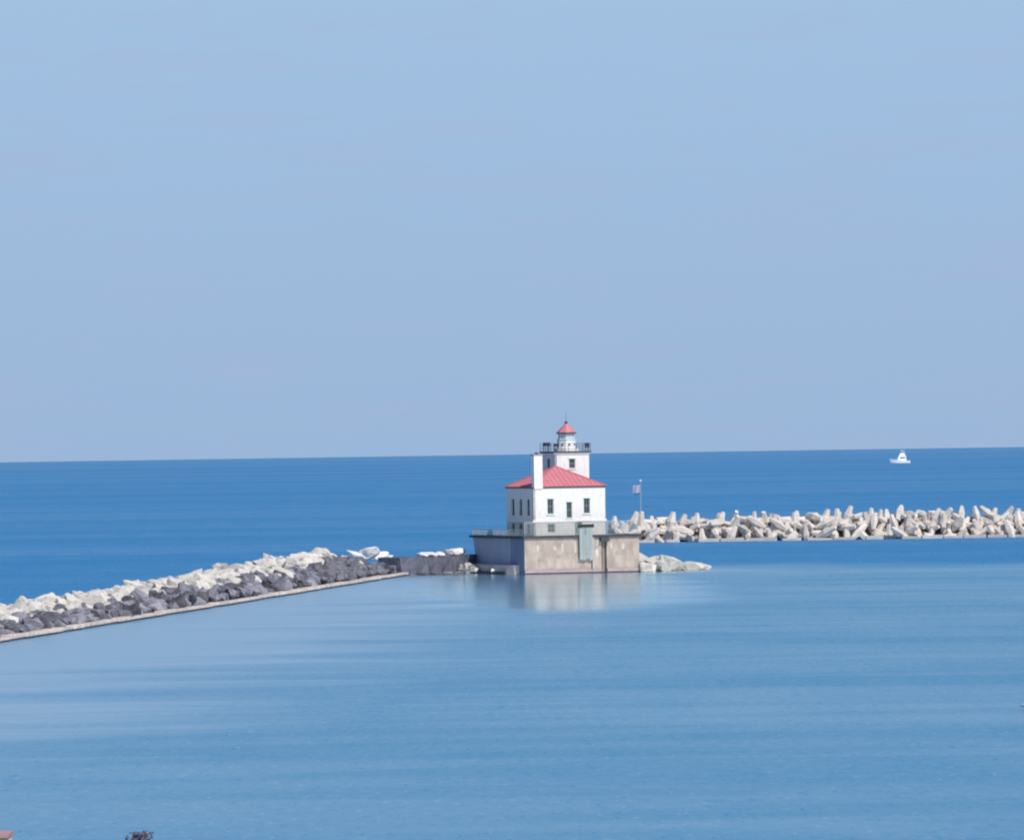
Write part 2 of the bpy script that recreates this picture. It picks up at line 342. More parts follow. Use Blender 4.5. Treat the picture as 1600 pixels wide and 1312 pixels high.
# low ledge at the foot of the side wall
mk('side_ledge', prism(BM(), [(-3.9, 3.2), (-3.55, 1.0), (-2.9, -0.6), (-2.3, -1.2), (-2.35, 16.4), (-3.9, 16.4)], -2.0, 1.15, [(-3.8, 3.6), (-3.4, 1.4), (-2.8, -0.2), (-2.3, -0.7), (-2.35, 16.4), (-3.8, 16.4)]), 'ledge', pier)
mk('ledge_foot', prism(BM(), [(-4.1, 3.0), (-3.75, .8), (-3.5, .9), (-3.86, 3.3), (-3.88, 16.5), (-4.1, 16.5)], -2.0, 0.3), 'wet_dark', pier)

# fence round the pier edge: posts and wire panels
def fence_run(name, label, pts, h, step, hs):
    f = thing(name, label, 'fence', ORG, ANG)
    f.location = house_to_world(0, 0, PT + 0.11)
    for (a, b) in zip(pts, pts[1:]):
        a, b = Vector((*a, 0)), Vector((*b, 0)); Ln = (b - a).length; n = max(1, round(Ln / step)); d = (b - a) / n
        for i in range(n + 1):
            p = a + d * i; mk('fence_post', rod(BM(), p + Vector((0, 0, -.05)), p + Vector((0, 0, h)), 0.04), 'fence_post', f)
        for i in range(n):
            p, q = a + d * i, a + d * (i + 1); bm = BM(); k = int(d.length / 0.135)
            for j in range(1, k):
                c = p + (q - p) * (j / k); rod(bm, c + Vector((0, 0, .05)), c + Vector((0, 0, h - .02)), 0.014, n=3)
            for j in range(hs):
                z = Vector((0, 0, .06 + (h - .1) * j / (hs - 1))); rod(bm, p + z, q + z, 0.014, n=3)
            mk('wire_panel', bm, 'fence_wire', f)
            r2 = BM(); rod(r2, p + Vector((0, 0, h)), q + Vector((0, 0, h)), 0.035); mk('top_rail', r2, 'fence_post', f)
fence_run('wire_fence', 'tall grey wire fence along the front edge of the lighthouse pier', [(-2.0, -2.1), (5.1, -2.1)], 1.7, 2.37, 13)
fence_run('wire_fence', 'grey wire fence on the pier front between the board panel and the ladder side corner', [(7.15, -2.1), (13.4, -2.1)], 1.7, 2.1, 13)
fence_run('side_fence', 'low grey wire fence along the shaded side of the lighthouse pier', [(-2.15, -1.5), (-2.6, 1.9), (-2.6, 15.9)], 0.8, 2.4, 4)

# ------------------------------------------------------------------ lighthouse
LH = thing('lighthouse', 'white square lighthouse with red hipped roof, chimney and lantern tower', 'lighthouse', ORG, ANG)
HB = PT + 0.05; HW, HD, EAV = 9.8, 10.0, 10.85
def wall_with_holes(name, P, U, Wd, z0, z1, holes, thick, nrm, material, parent):
    """wall slab from origin P along unit U, holes = (u0,u1,z0,z1), outer face towards nrm, openings cut through"""
    us = sorted({0, Wd, *[h[0] for h in holes], *[h[1] for h in holes]}); zs = sorted({z0, z1, *[h[2] for h in holes], *[h[3] for h in holes]})
    P, U, nrm = Vector((*P, 0)), Vector((*U, 0)), Vector((*nrm, 0)); bm = BM(); cache = {}
    def V(u, z, k):
        key = (round(u, 4), round(z, 4), k)
        if key not in cache: cache[key] = bm.verts.new(P + U * u + Vector((0, 0, z)) - nrm * (thick * k))
        return cache[key]
    solid = {}
    for i in range(len(us) - 1):
        for j in range(len(zs) - 1):
            cu, cz = (us[i] + us[i + 1]) / 2, (zs[j] + zs[j + 1]) / 2
            solid[i, j] = not any(h[0] < cu < h[1] and h[2] < cz < h[3] for h in holes)
    for (i, j), s in solid.items():
        if not s: continue
        q = [(us[i], zs[j]), (us[i + 1], zs[j]), (us[i + 1], zs[j + 1]), (us[i], zs[j + 1])]
        for k in (0, 1): bm.faces.new([V(u, z, k) for u, z in q])
        for (di, dj, e) in ((-1, 0, (3, 0)), (1, 0, (1, 2)), (0, -1, (0, 1)), (0, 1, (2, 3))):
            if not solid.get((i + di, j + dj), False):
                a, b = q[e[0]], q[e[1]]; bm.faces.new([V(*a, 0), V(*b, 0), V(*b, 1), V(*a, 1)])
    return mk(name, bm, material, parent)
def window(P, U, nrm, h, parent, muntin=1, sill=True, blind=False):
    P, U, nrm = Vector((*P, 0)), Vector((*U, 0)), Vector((*nrm, 0)); u0, u1, z0, z1 = h
    def slab(bm, a, b, c, d, o0, o1):      # u a..b, z c..d, offset along normal o0..o1 (negative = inward)
        vs = [bm.verts.new(P + U * u + nrm * o + Vector((0, 0, z))) for z in (c, d) for o in (o0, o1) for u in (a, b)]
        for f in ((0, 2, 3, 1), (4, 5, 7, 6), (0, 1, 5, 4), (2, 6, 7, 3), (0, 4, 6, 2), (1, 3, 7, 5)): bm.faces.new([vs[i] for i in f])
    bm = BM(); slab(bm, u0 + .05, u1 - .05, z0 + .05, z1 - .05, -.24, -.20); w = mk('window', bm, 'glass_dark', parent)
    bm = BM(); t = .12
    slab(bm, u0, u0 + t, z0, z1, -.19, -.12); slab(bm, u1 - t, u1, z0, z1, -.19, -.12)
    slab(bm, u0 + t, u1 - t, z0, z0 + t, -.19, -.12); slab(bm, u0 + t, u1 - t, z1 - t, z1, -.19, -.12)
    zm = (z0 + z1) / 2; slab(bm, u0 + t, u1 - t, zm - .04, zm + .04, -.185, -.11)
    um = (u0 + u1) / 2
    if muntin: slab(bm, um - .025, um + .025, z0 + t, zm - .04, -.18, -.13); slab(bm, um - .025, um + .025, zm + .04, z1 - t, -.18, -.13)
    mk('window_frame', bm, 'window_green', w)
    if sill:
        bm = BM(); slab(bm, u0 - .14, u1 + .14, z0 - .14, z0 - .002, -.1, .12); mk('sill', bm, 'trim_white', w)
        bm = BM(); slab(bm, u0 - .16, u1 + .16, z1 + .002, z1 + .2, -.02, .07); mk('lintel', bm, 'trim_white', w)
LOW = 6.55                              # top of the bare ground floor
fw = [(1.9, 2.75, 7.55, 9.5), (4.5, 5.25, 7.0, 9.05), (6.85, 7.7, 7.55, 9.5)]
sw = [(1.35, 2.4, 7.35, 9.5), (4.2, 5.25, 7.35, 9.5), (7.05, 8.1, 7.35, 9.5)]
lfw = [(1.9, 2.9, 5.2, 6.3)]; lsw = [(1.35, 2.4, 5.1, 6.35), (4.2, 5.25, 5.1, 6.35), (7.05, 8.1, 5.1, 6.35)]
ldoor = (5.6, 6.6, HB, 6.4)
FR, SD = ((0, 0), (1, 0), (0, -1)), ((0, HD), (0, -1), (-1, 0))
swm = [(HD - b, HD - a, c, d) for a, b, c, d in sw]; lswm = [(HD - b, HD - a, c, d) for a, b, c, d in lsw]
wall_with_holes('upper_wall', *FR[:2], HW, LOW + .25, EAV, fw, .3, FR[2], 'white_paint', LH)
wall_with_holes('upper_wall', *SD[:2], HD, LOW + .25, EAV, swm, .3, SD[2], 'white_paint', LH)
wall_with_holes('lower_wall', *FR[:2], HW, HB, LOW, lfw + [ldoor], .3, FR[2], 'lower_render', LH)
wall_with_holes('lower_wall', *SD[:2], HD, HB, LOW, lswm, .3, SD[2], 'lower_render', LH)
mk('upper_wall', box(BM(), HW - .3, HW - .001, .3, HD - .3, LOW + .25, EAV), 'white_paint', LH)
mk('upper_wall', box(BM(), .3, HW, HD - .3, HD - .001, LOW + .25, EAV), 'white_paint', LH)
mk('lower_wall', box(BM(), HW - .3, HW - .001, .3, HD - .3, HB, LOW), 'lower_render', LH)
mk('lower_wall', box(BM(), .3, HW, HD - .3, HD - .001, HB, LOW), 'lower_render', LH)
mk('floor', box(BM(), .3, HW - .3, .3, HD - .3, LOW - .1, LOW + .2), 'lower_render', LH)
mk('belt_course', ring(BM(), [(-.12, -.12), (HW + .12, -.12), (HW + .12, HD + .12), (-.12, HD + .12)], [(.2, .2), (HW - .2, .2), (HW - .2, HD - .2), (.2, HD - .2)], LOW, LOW + .25), 'trim_white', LH)
for h in fw: window(*FR, h, LH)
for h in swm: window(*SD, h, LH)
for h in lfw: window(*FR, h, LH, sill=False)
for h in lswm: window(*SD, h, LH, sill=False)
door = mk('door', box(BM(), ldoor[0], ldoor[1], .12, .18, HB, ldoor[3]), 'window_green', LH)
mk('handle', ball(BM(), (ldoor[1] - .15, .1, HB + .95), .05, 1), 'black_iron', door)
# eaves, roof slopes with standing seams
OV = .10
mk('eaves', box(BM(), -OV, HW + OV, -OV, HD + OV, EAV, EAV + .2), 'dark_trim', LH)
AP = Vector((HW / 2, HD / 2, EAV + 2.75)); RZ = EAV + .202
cs = [Vector((-OV - .05, -OV - .05, RZ)), Vector((HW + OV + .05, -OV - .05, RZ)), Vector((HW + OV + .05, HD + OV + .05, RZ)), Vector((-OV - .05, HD + OV + .05, RZ))]
rb = BM(); vs = [rb.verts.new(c) for c in cs] + [rb.verts.new(AP)]
rb.faces.new(vs[:4][::-1])
for i in range(4): rb.faces.new((vs[i], vs[(i + 1) % 4], vs[4]))
roof = mk('roof', rb, 'red_roof', LH)
for i in (0, 1, 2, 3):
    a, b = cs[i], cs[(i + 1) % 4]; n = 16
    for k in range(1, n):
        p = a + (b - a) * (k / n); s = 1 - abs(2 * k / n - 1); q = p + (AP - (a + b) / 2) * s
        mk('roof_seam', rod(BM(), p + Vector((0, 0, .01)), q + Vector((0, 0, .01)), .035, n=4), 'roof_rib', roof)
for c in cs: mk('hip_cap', rod(BM(), c + Vector((0, 0, .02)), AP + Vector((0, 0, .02)), .09, n=6), 'roof_rib', roof)
# chimney on the front corner
ch = mk('chimney', box(BM(), .12, 1.25, -.16, .9, EAV - .05, 15.05), 'trim_white', LH)
mk('chimney_cap', box(BM(), .02, 1.35, -.26, 1.0, 15.05, 15.2), 'chimney_cap', ch)
mk('chimney_flue', prism(BM(), ngon(.67, .37, .26, 10), 15.2, 15.4), 'black_iron', ch)
# tower
TU, TV, TS, TT = 4.86, 5.0, 4.7, 15.15
tw_f = [(1.95, 2.8, 13.3, 14.55)]; tw_s = [(1.85, 2.85, 12.9, 14.6)]
TFR, TSD = ((TU, TV), (1, 0), (0, -1)), ((TU, TV + TS), (0, -1), (-1, 0))
tower = mk('tower_wall', box(BM(), TU + TS - .3, TU + TS - .001, TV + .3, TV + TS - .3, EAV + .3, TT), 'white_paint', LH)
wall_with_holes('tower_wall', *TFR[:2], TS, EAV + .3, TT, tw_f, .3, TFR[2], 'white_paint', LH)
wall_with_holes('tower_wall', *TSD[:2], TS, EAV + .3, TT, [(TS - b, TS - a, c, d) for a, b, c, d in tw_s], .3, TSD[2], 'white_paint', LH)
mk('tower_wall', box(BM(), TU + .3, TU + TS, TV + TS - .3, TV + TS - .001, EAV + .3, TT), 'white_paint', LH)
for h in tw_f: window(*TFR, h, LH)
for h in tw_s: window(*TSD, (TS - h[1], TS - h[0], h[2], h[3]), LH)
TCU, TCV = TU + TS / 2, TV + TS / 2
GO = .24
deck = mk('gallery_deck', box(BM(), TU - GO, TU + TS + GO, TV - GO, TV + TS + GO, TT + .14, TT + .36), 'dark_trim', LH)
mk('cornice', ring(BM(), [(TU - .14, TV - .14), (TU + TS + .14, TV - .14), (TU + TS + .14, TV + TS + .14), (TU - .14, TV + TS + .14)], [(TU + .1, TV + .1), (TU + TS - .1, TV + .1), (TU + TS - .1, TV + TS - .1), (TU + .1, TV + TS - .1)], TT - .02, TT + .14), 'trim_white', deck)
DZ = TT + .36
rail = BM(); e = GO - .08
cr = [(TU - e, TV - e), (TU + TS + e, TV - e), (TU + TS + e, TV + TS + e), (TU - e, TV + TS + e)]
for i in range(4):
    a, b = Vector((*cr[i], DZ)), Vector((*cr[(i + 1) % 4], DZ))
    bm = BM()
    for z in (.35, .68, 1.0): rod(bm, a + Vector((0, 0, z)), b + Vector((0, 0, z)), .018, n=4)
    mk('gallery_rail', bm, 'rail_grey', LH)
    for k in range(5):
        p = a + (b - a) * (k / 5); mk('rail_post', rod(BM(), p + Vector((0, 0, -.05)), p + Vector((0, 0, 1.03)), .03, n=6), 'black_iron', LH)
# small equipment on the gallery
def signal(name, u, v, w, h, z=0):
    o = mk(name, box(BM(), u - w / 2, u + w / 2, v - w / 2, v + w / 2, DZ + z, DZ + z + h), 'black_iron', LH)
    bm = BM()
    for a in (-1, 1):
        for b in (-1, 1): rod(bm, (u + a * w * .4, v + b * w * .4, DZ - .03), (u + a * w * .4, v + b * w * .4, DZ + z + .02), .035, n=5)
    mk('box_legs', bm, 'black_iron', o)
signal('signal_box', TU + .25, TV + 3.6, .75, .42, .72)
signal('signal_box', TU + .35, TV + .35, .55, .35, .62)
signal('signal_box', TU + TS - .1, TV + .4, .5, .6, .45)
# lantern
LC = (TCU + .15, TCV)
lan = mk('lantern_base', prism(BM(), ngon(*LC, 1.28, 8, R(22.5)), DZ - .02, DZ + 1.45, ngon(*LC, 1.18, 8, R(22.5))), 'trim_white', LH)
mk('base_step', prism(BM(), ngon(*LC, 1.62, 8, R(22.5)), DZ - .01, DZ + .34), 'trim_white', lan)
for i in range(8):
    a = R(45 * i); bm = BM(); prism(bm, ngon(LC[0] + 1.14 * math.cos(a), LC[1] + 1.14 * math.sin(a), .11, 8), DZ + .8, DZ + .98); mk('vent', bm, 'black_iron', lan)
LZ = DZ + 1.45
mk('lantern_sill', prism(BM(), ngon(*LC, 1.27, 8, R(22.5)), LZ, LZ + .08), 'trim_white', LH)
gp = ngon(*LC, 1.0, 8, R(22.5))
for i in range(8):
    a, b = gp[i], gp[(i + 1) % 8]; bm = BM(); q = []
    for z in (LZ + .08, LZ + .82):
        for p, s in ((a, 1), (b, 1), (b, .97), (a, .97)):
            q.append(bm.verts.new((LC[0] + (p[0] - LC[0]) * s, LC[1] + (p[1] - LC[1]) * s, z)))
    for f in ((0, 1, 2, 3), (4, 7, 6, 5), (0, 4, 5, 1), (1, 5, 6, 2), (2, 6, 7, 3), (3, 7, 4, 0)): bm.faces.new([q[j] for j in f])
    mk('lantern_pane', bm, 'lantern_glass', LH)
    mk('glazing_bar', rod(BM(), (LC[0] + (a[0] - LC[0]) * 1.01, LC[1] + (a[1] - LC[1]) * 1.01, LZ + .05), (LC[0] + (a[0] - LC[0]) * 1.01, LC[1] + (a[1] - LC[1]) * 1.01, LZ + .84), .035, n=5), 'trim_white', LH)
lr = mk('lantern_roof', prism(BM(), ngon(*LC, 1.24, 8, R(22.5)), LZ + .98, LZ + 2.1, ngon(*LC, .16, 8, R(22.5))), 'red_roof', LH)
mk('lantern_eave', prism(BM(), ngon(*LC, 1.30, 8, R(22.5)), LZ + .8, LZ + .98), 'dark_trim', lr)
mk('ventilator_ball', ball(BM(), (LC[0], LC[1], LZ + 2.22), .22), 'dark_trim', lr, smooth=True)
mk('lightning_rod', rod(BM(), (LC[0], LC[1], LZ + 2.3), (LC[0], LC[1], LZ + 3.7), .025, .012), 'black_iron', lr)

# ------------------------------------------------------------------ flagpole with flag
FY = on_level(1300, 843).y + 2.6
fp = at_dist(1001.5, 812, FY); fp.z = 2.2
pole = thing('flagpole', 'thin pale pole with a ball top standing among the dolosse behind the lighthouse pier', 'flagpole', fp)
FH = at_dist(1001, 752, FY).z - 2.2
mk('pole', rod(BM(), (0, 0, 0), (0, 0, FH), .09, .055, 8), 'pole_metal', pole)
mk('pole_base', prism(BM(), ngon(0, 0, .62, 8), -1.2, 2.5, ngon(0, 0, .42, 8)), 'dolos_concrete', pole)
mk('ball_top', ball(BM(), (0, 0, FH + .1), .2), 'pale_globe', pole, True)
def make_flag():
    m = bpy.data.materials.new('flag_cloth'); m.use_nodes = True; t = m.node_tree; b = t.nodes['Principled BSDF']; b.inputs['Roughness'].default_value = .9
    a = t.nodes.new('ShaderNodeUVMap'); s = t.nodes.new('ShaderNodeSeparateXYZ'); t.links.new(a.outputs[0], s.inputs[0])
    mu = t.nodes.new('ShaderNodeMath'); mu.operation = 'MULTIPLY'; mu.inputs[1].default_value = 3.5; t.links.new(s.outputs[1], mu.inputs[0])
    fr = t.nodes.new('ShaderNodeMath'); fr.operation = 'FRACT'; t.links.new(mu.outputs[0], fr.inputs[0])
    gt = t.nodes.new('ShaderNodeMath'); gt.operation = 'GREATER_THAN'; gt.inputs[1].default_value = .55; t.links.new(fr.outputs[0], gt.inputs[0])
    mx = t.nodes.new('ShaderNodeMix'); mx.data_type = 'RGBA'; mx.inputs[6].default_value = (.38, .40, .52, 1); mx.inputs[7].default_value = (.36, .31, .40, 1)
    t.links.new(gt.outputs[0], mx.inputs[0]); t.links.new(mx.outputs[2], b.inputs['Base Color'])
    MATS['flag_cloth'] = m
    nu, nv = 14, 8; verts, faces, uvs = [], [], []
    for k in (0, 1):
        for j in range(nv + 1):
            for i in range(nu + 1):
                u, v = i / nu, j / nv
                verts.append((-u * 1.12, .14 * math.sin(u * 8.5 + v) * u + .008 * k, -(1 - v) * 1.2 - .10 * u - .05 * math.sin(u * 6) * u)); uvs.append((u, v))
    n1 = (nu + 1) * (nv + 1)
    for k in (0, 1):
        for j in range(nv):
            for i in range(nu):
                a_ = k * n1 + j * (nu + 1) + i; f = (a_, a_ + 1, a_ + nu + 2, a_ + nu + 1); faces.append(f if k == 0 else f[::-1])
    me = bpy.data.meshes.new('flag'); me.from_pydata(verts, [], faces); uv = me.uv_layers.new()
    for l in me.loops: uv.data[l.index].uv = uvs[l.vertex_index]
    me.materials.append(m)
    o = bpy.data.objects.new('flag', me); COL.objects.link(o); o.location = fp + Vector((-.04, 0, FH - .55)); o.rotation_euler = (0, 0, R(6)); o.scale = (1.05,) * 3
    tag(o, 'small pale faded flag flying from the pole among the dolosse', 'flag')
    bm = BM(); rod(bm, (-.05, 0, -1.36), (-1.0, .02, -1.46), .07, .05, 5); mk('lower_edge', bm, 'boat_dark', o)
make_flag()

# ------------------------------------------------------------------ stones
def rock_mesh(name, seed, material, flat=0.72, n=18):
    r = random.Random(seed); bm = BM()
    for _ in range(n):
        v = Vector((r.gauss(0, 1), r.gauss(0, 1), r.gauss(0, 1))).normalized()
        k = 1.0 / max(abs(v.x), abs(v.y), abs(v.z)); s = (k * .55 + .45) * r.uniform(.75, 1.0)
        bm.verts.new((v.x * s * 1.0, v.y * s * r.uniform(.8, 1), v.z * s * flat))
    res = bmesh.ops.convex_hull(bm, input=bm.verts[:])
    bmesh.ops.delete(bm, geom=[g for g in res['geom_interior'] if isinstance(g, bmesh.types.BMVert)], context='VERTS')
    bmesh.ops.dissolve_limit(bm, angle_limit=R(14), verts=bm.verts[:], edges=bm.edges[:])
    bmesh.ops.bevel(bm, geom=bm.edges[:], offset=.07, segments=1, affect='EDGES', clamp_overlap=True)
    bmesh.ops.triangulate(bm, faces=bm.faces[:])
    bmesh.ops.subdivide_edges(bm, edges=[e_ for e_ in bm.edges if e_.calc_length() > .35], cuts=1)
    bmesh.ops.triangulate(bm, faces=bm.faces[:])
    off = Vector((seed * 1.7, 0, 0))
    for v in bm.verts: v.co += v.co.normalized() * (.16 * mnoise.noise(v.co * 2.2 + off) + .07 * mnoise.noise(v.co * 5.0 + off))
    bmesh.ops.recalc_face_normals(bm, faces=bm.faces[:])
    me = bpy.data.meshes.new(name); bm.to_mesh(me); bm.free(); me.materials.append(MATS[material]); return me
PALE = [rock_mesh('pale_boulder', 100 + i, 'pale_boulder') for i in range(9)]
WHITE = [rock_mesh('white_boulder', 200 + i, 'bleached_boulder', .6) for i in range(5)]
DARK = [rock_mesh('dark_boulder', 300 + i, 'dark_boulder', .75) for i in range(9)]
def place_rock(name, me, loc, size, label, cat, group, rot=None, tilt=.5):
    o = bpy.data.objects.new(name, me); COL.objects.link(o); o.location = loc
    o.rotation_euler = rot or (rnd.uniform(-tilt, tilt), rnd.uniform(-tilt, tilt), rnd.uniform(0, 6.28))
    o.scale = size if isinstance(size, tuple) else (size * rnd.uniform(.85, 1.25), size * rnd.uniform(.8, 1.15), size * rnd.uniform(.8, 1.1))
    return tag(o, label, cat, group)

# stone breakwater: s metres along from where it enters the frame, w metres back from the waterline
def crest(s):
    t = s / RLEN; pts = ((-.2, 1.35), (.12, 1.5), (.37, 1.95), (.57, 2.2), (.70, 2.55), (.80, 2.9), (.89, 2.9), (.945, 2.3), (1.0, 1.7), (1.2, 1.7))
    for (a, za), (b, zb) in zip(pts, pts[1:]):
        if a <= t <= b: return za + (zb - za) * (t - a) / (b - a)
    return 1.6
def prof(s, w):
    c = crest(s)
    if w < 1.0: return 0.35
    if w < 6.2: return 0.35 + (c - 0.35) * ((w - 1.0) / 5.2) ** 0.9
    if w < 8.2: return c
    return max(-1.5, c - (w - 8.2) * 0.75)
def rp(s, w, z): 
    p = ROCK_A + RDIR * s - RNRM * w; return Vector((p.x, p.y, wz(p.x, p.y) + z))
S0, S1 = -12.0, RLEN
bm = BM(); grid = []
wsx = [0.7, 1.0, 2.2, 3.4, 4.6, 6.2, 7.2, 8.2, 10, 12, 14.2]
s = S0
while s <= S1 + .1:
    grid.append([bm.verts.new(rp(s, w, prof(s, w) - .75 + rnd.uniform(-.2, .2) if 0 < i < 10 else -2.0)) for i, w in enumerate(wsx)]); s += 3.0
for a, b in zip(grid, grid[1:]):
    for i in range(len(wsx) - 1): bm.faces.new((a[i], a[i + 1], b[i + 1], b[i]))
core = mk('breakwater_core', bm, 'core_rubble'); core['kind'] = 'structure'

slots = []
s = S0 + .5
while s < S1 - 1.0:
    size = rnd.uniform(.85, 1.25)
    for row, (w, k) in enumerate(((1.7, 'd'), (2.8, 'd'), (4.0, 'x'), (5.4, 'p'), (6.9, 'p'), (8.7, 'p'))):
        slots.append((s + rnd.uniform(-.7, .7) + (row % 2) * 1.1, w + rnd.uniform(-.35, .35), k, row))
    s += 1.65
n_p = n_d = 0
extra = {'p': [], 'd': []}
for (s, w, k, row) in slots:
    t = s / RLEN
    if k == 'x': k = 'p' if rnd.random() < (.40 if t < .7 else .12) else 'd'
    if t > .87 and k == 'p' and row in (3,): k = 'd'
    if t > .93 and k == 'p' and row in (4,): k = 'd'
    if row == 0 and rnd.random() < .15: continue
    size = rnd.choice((.6, .75, .85, .95, 1.05, 1.25)) * rnd.uniform(.9, 1.1) * (1.0 if k == 'd' else 1.15)
    if k == 'p' and rnd.random() < .10: size *= 1.3
    z = prof(s, w) + .02 + rnd.uniform(-.22, .28)
    if k == 'p' and row == 5: z -= .1
    loc = rp(s, w, z)
    show = (row <= 4)
    if k == 'p':
        if n_p < 300 and show:
            crest_row = row == 4
            place_rock('pale_boulder', rnd.choice(PALE), loc, size, 'cream limestone boulder on the crest of the long stone breakwater' if crest_row else 'cream limestone boulder below the crest of the long stone breakwater',
                       'boulder', 'cream boulders on the breakwater crest' if crest_row else 'cream boulders below the breakwater crest'); n_p += 1
        else: extra['p'].append((loc, size))
    else:
        if n_d < 300:
            lo_ = row == 0
            place_rock('dark_boulder', rnd.choice(DARK), loc, size, 'dark purple-grey stone lying against the low pale wall of the breakwater' if lo_ else 'dark purple-grey stone higher up the harbour slope of the breakwater',
                       'rock', 'dark stones against the low wall' if lo_ else 'dark stones on the harbour slope'); n_d += 1
        else: extra['d'].append((loc, size))
def join_rocks(name, lst, meshes, label):
    bm = BM()
    for loc, size in lst:
        me = rnd.choice(meshes); n0 = len(bm.verts); bm.from_mesh(me); bm.verts.ensure_lookup_table()
        M = Matrix.Translation(loc) @ Matrix.Rotation(rnd.uniform(0, 6.28), 4, 'Z') @ Matrix.Rotation(rnd.uniform(-.5, .5), 4, 'X') @ Matrix.Diagonal((size, size * .9, size * .95, 1))
        for v in bm.verts[n0:]: v.co = M @ v.co
    me2 = bpy.data.meshes.new(name); bm.to_mesh(me2); bm.free(); me2.materials.append(meshes[0].materials[0])
    o = bpy.data.objects.new(name, me2); COL.objects.link(o); o['kind'] = 'stuff'; o['label'] = label; o['category'] = 'rubble'
if extra['p']: join_rocks('back_boulders', extra['p'], PALE, 'cream boulders down the lake side of the stone breakwater')
if extra['d']: join_rocks('dark_rubble', extra['d'], DARK, 'dark stones heaped at the far end of the stone breakwater')
print('rocks', n_p, n_d, len(extra['p']), len(extra['d']))
# upright pointed stones on the crest
for px, s_ in ((47, 1.0), (78, .85)):
    p = at_dist(px, 934 if px < 60 else 933, 588); s = (p - ROCK_A).dot(RDIR)
    w = -(p - ROCK_A).dot(RNRM)
    place_rock('pale_boulder', PALE[3], rp(s, w, prof(s, w) + .55), (.28 * s_ * 1.2, .3 * s_, 1.1 * s_), 'narrow upright cream stone standing on the breakwater crest', 'boulder', 'upright stones on the breakwater crest', rot=(0.05, 0, .4 + px))

# low pale wall at the foot of the stones, in slabs
seaw = thing('low_sea_wall', 'low pale concrete wall along the foot of the stone breakwater', 'wall', rp(0, 0, 0))
s = S0
while s < S1 + 7.5:
    L_ = rnd.uniform(4.2, 6.4); off = rnd.uniform(-.2, .2); h = .46 + rnd.uniform(-.09, .09)
    a, b = s + .05, min(s + L_ - .05, S1 + 9.0)
    def q(ss, w, z): return rp(ss, w + off, z) - seaw.location
    bm = BM(); vs = [bm.verts.new(q(ss, w, z)) for z in (.17, h) for (ss, w) in ((a, 0), (b, 0), (b, 1.0), (a, 1.0))]
    bm.faces.new(vs[:4][::-1]); bm.faces.new(vs[4:])
    for i in range(4): bm.faces.new((vs[i], vs[(i + 1) % 4], vs[4 + (i + 1) % 4], vs[4 + i]))
    bmesh.ops.bevel(bm, geom=bm.edges[:], offset=.05, segments=1, affect='EDGES')
    mk('slab', bm, 'sea_wall', seaw); s += L_
bm = BM()
vs = [bm.verts.new(rp(ss, w, z) - seaw.location) for z in (-2.0, .18) for (ss, w) in ((S0, .22), (S1 + 8.8, .22), (S1 + 8.8, .95), (S0, .95))]
bm.faces.new(vs[:4][::-1]); bm.faces.new(vs[4:])
for i in range(4): bm.faces.new((vs[i], vs[(i + 1) % 4], vs[4 + (i + 1) % 4], vs[4 + i]))
mk('wet_footing', bm, 'wet_dark', seaw)

# dark block wall joining the breakwater to the pier
WA = on_level(631, 899.5); WB = on_level(752, 894.0); wd = (WB - WA); wd.z = 0; WL = wd.length; wd.normalize(); wnm = Vector((wd.y, -wd.x, 0))
cw = thing('block_wall', 'dark grey block wall linking the stone breakwater to the lighthouse pier', 'wall', WA)
def wp(s, w, z): return WA + wd * s - wnm * w + Vector((0, 0, z)) - cw.location
s = 0.0
while s < WL - .3:                       # uneven weathered blocks, each with a rough face
    L_ = min(rnd.uniform(3.2, 6.5), WL - s); off = rnd.uniform(-.2, .2); top = 2.3 + rnd.uniform(-.1, .1); bm = BM(); g = []
    if WL - s - L_ < 1.5: L_ = WL - s
    nx_, nz_ = 6, 5
    for j in range(nz_ + 1):
        g.append([bm.verts.new(wp(s + .02 + (L_ - .04) * i / nx_, .6 + off - .55 * (1 - j / nz_) + (rnd.uniform(-.22, .22) if 0 < i < nx_ else .1), -1.2 + (top + 1.2) * j / nz_ + (rnd.uniform(-.1, .1) if 0 < i < nx_ else -.05 * (j == nz_)))) for i in range(nx_ + 1)])
    back = [[bm.verts.new(wp(s + .02 + (L_ - .04) * i / nx_, 4.0, z)) for i in range(nx_ + 1)] for z in (-1.2, top)]
    for j in range(nz_):
        for i in range(nx_): bm.faces.new((g[j][i], g[j][i + 1], g[j + 1][i + 1], g[j + 1][i]))
    for i in range(nx_):
        bm.faces.new((g[nz_][i], g[nz_][i + 1], back[1][i + 1], back[1][i])); bm.faces.new((back[0][i], back[0][i + 1], g[0][i + 1], g[0][i])); bm.faces.new((back[1][i], back[1][i + 1], back[0][i + 1], back[0][i]))
    for e_ in (0, nx_): bm.faces.new([g[j][e_] for j in range(nz_ + 1)] + [back[1][e_], back[0][e_]])
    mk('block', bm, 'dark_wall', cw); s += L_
for i, f in enumerate((.22, .38, .54, .70, .84, .97)):
    place_rock('foot_stone', rnd.choice(DARK), WA + wd * (WL * f) + wnm * .1 + Vector((0, 0, .12)), (1.3, .9, .36), 'flat grey stone lying in the water at the foot of the block wall', 'stone', 'stones at the foot of the block wall', tilt=.15)
for i, (f, w, sz, z) in enumerate(((.52, 3.4, .8, 2.35), (.64, 3.8, 1.15, 2.5), (.76, 3.6, .95, 2.4), (.88, 3.7, 1.1, 2.45), (.985, 3.8, 1.3, 2.75))):
    place_rock('white_boulder', WHITE[i], WA + wd * (WL * f) - wnm * w + Vector((0, 0, z)), (sz * 1.25, sz, sz * .75), 'bleached white boulder behind the dark block wall, ' + ('last before the stone breakwater', 'fourth from the pier', 'third from the pier', 'second from the pier', 'touching the pier')[i], 'boulder', 'white boulders behind the block wall', tilt=.25)
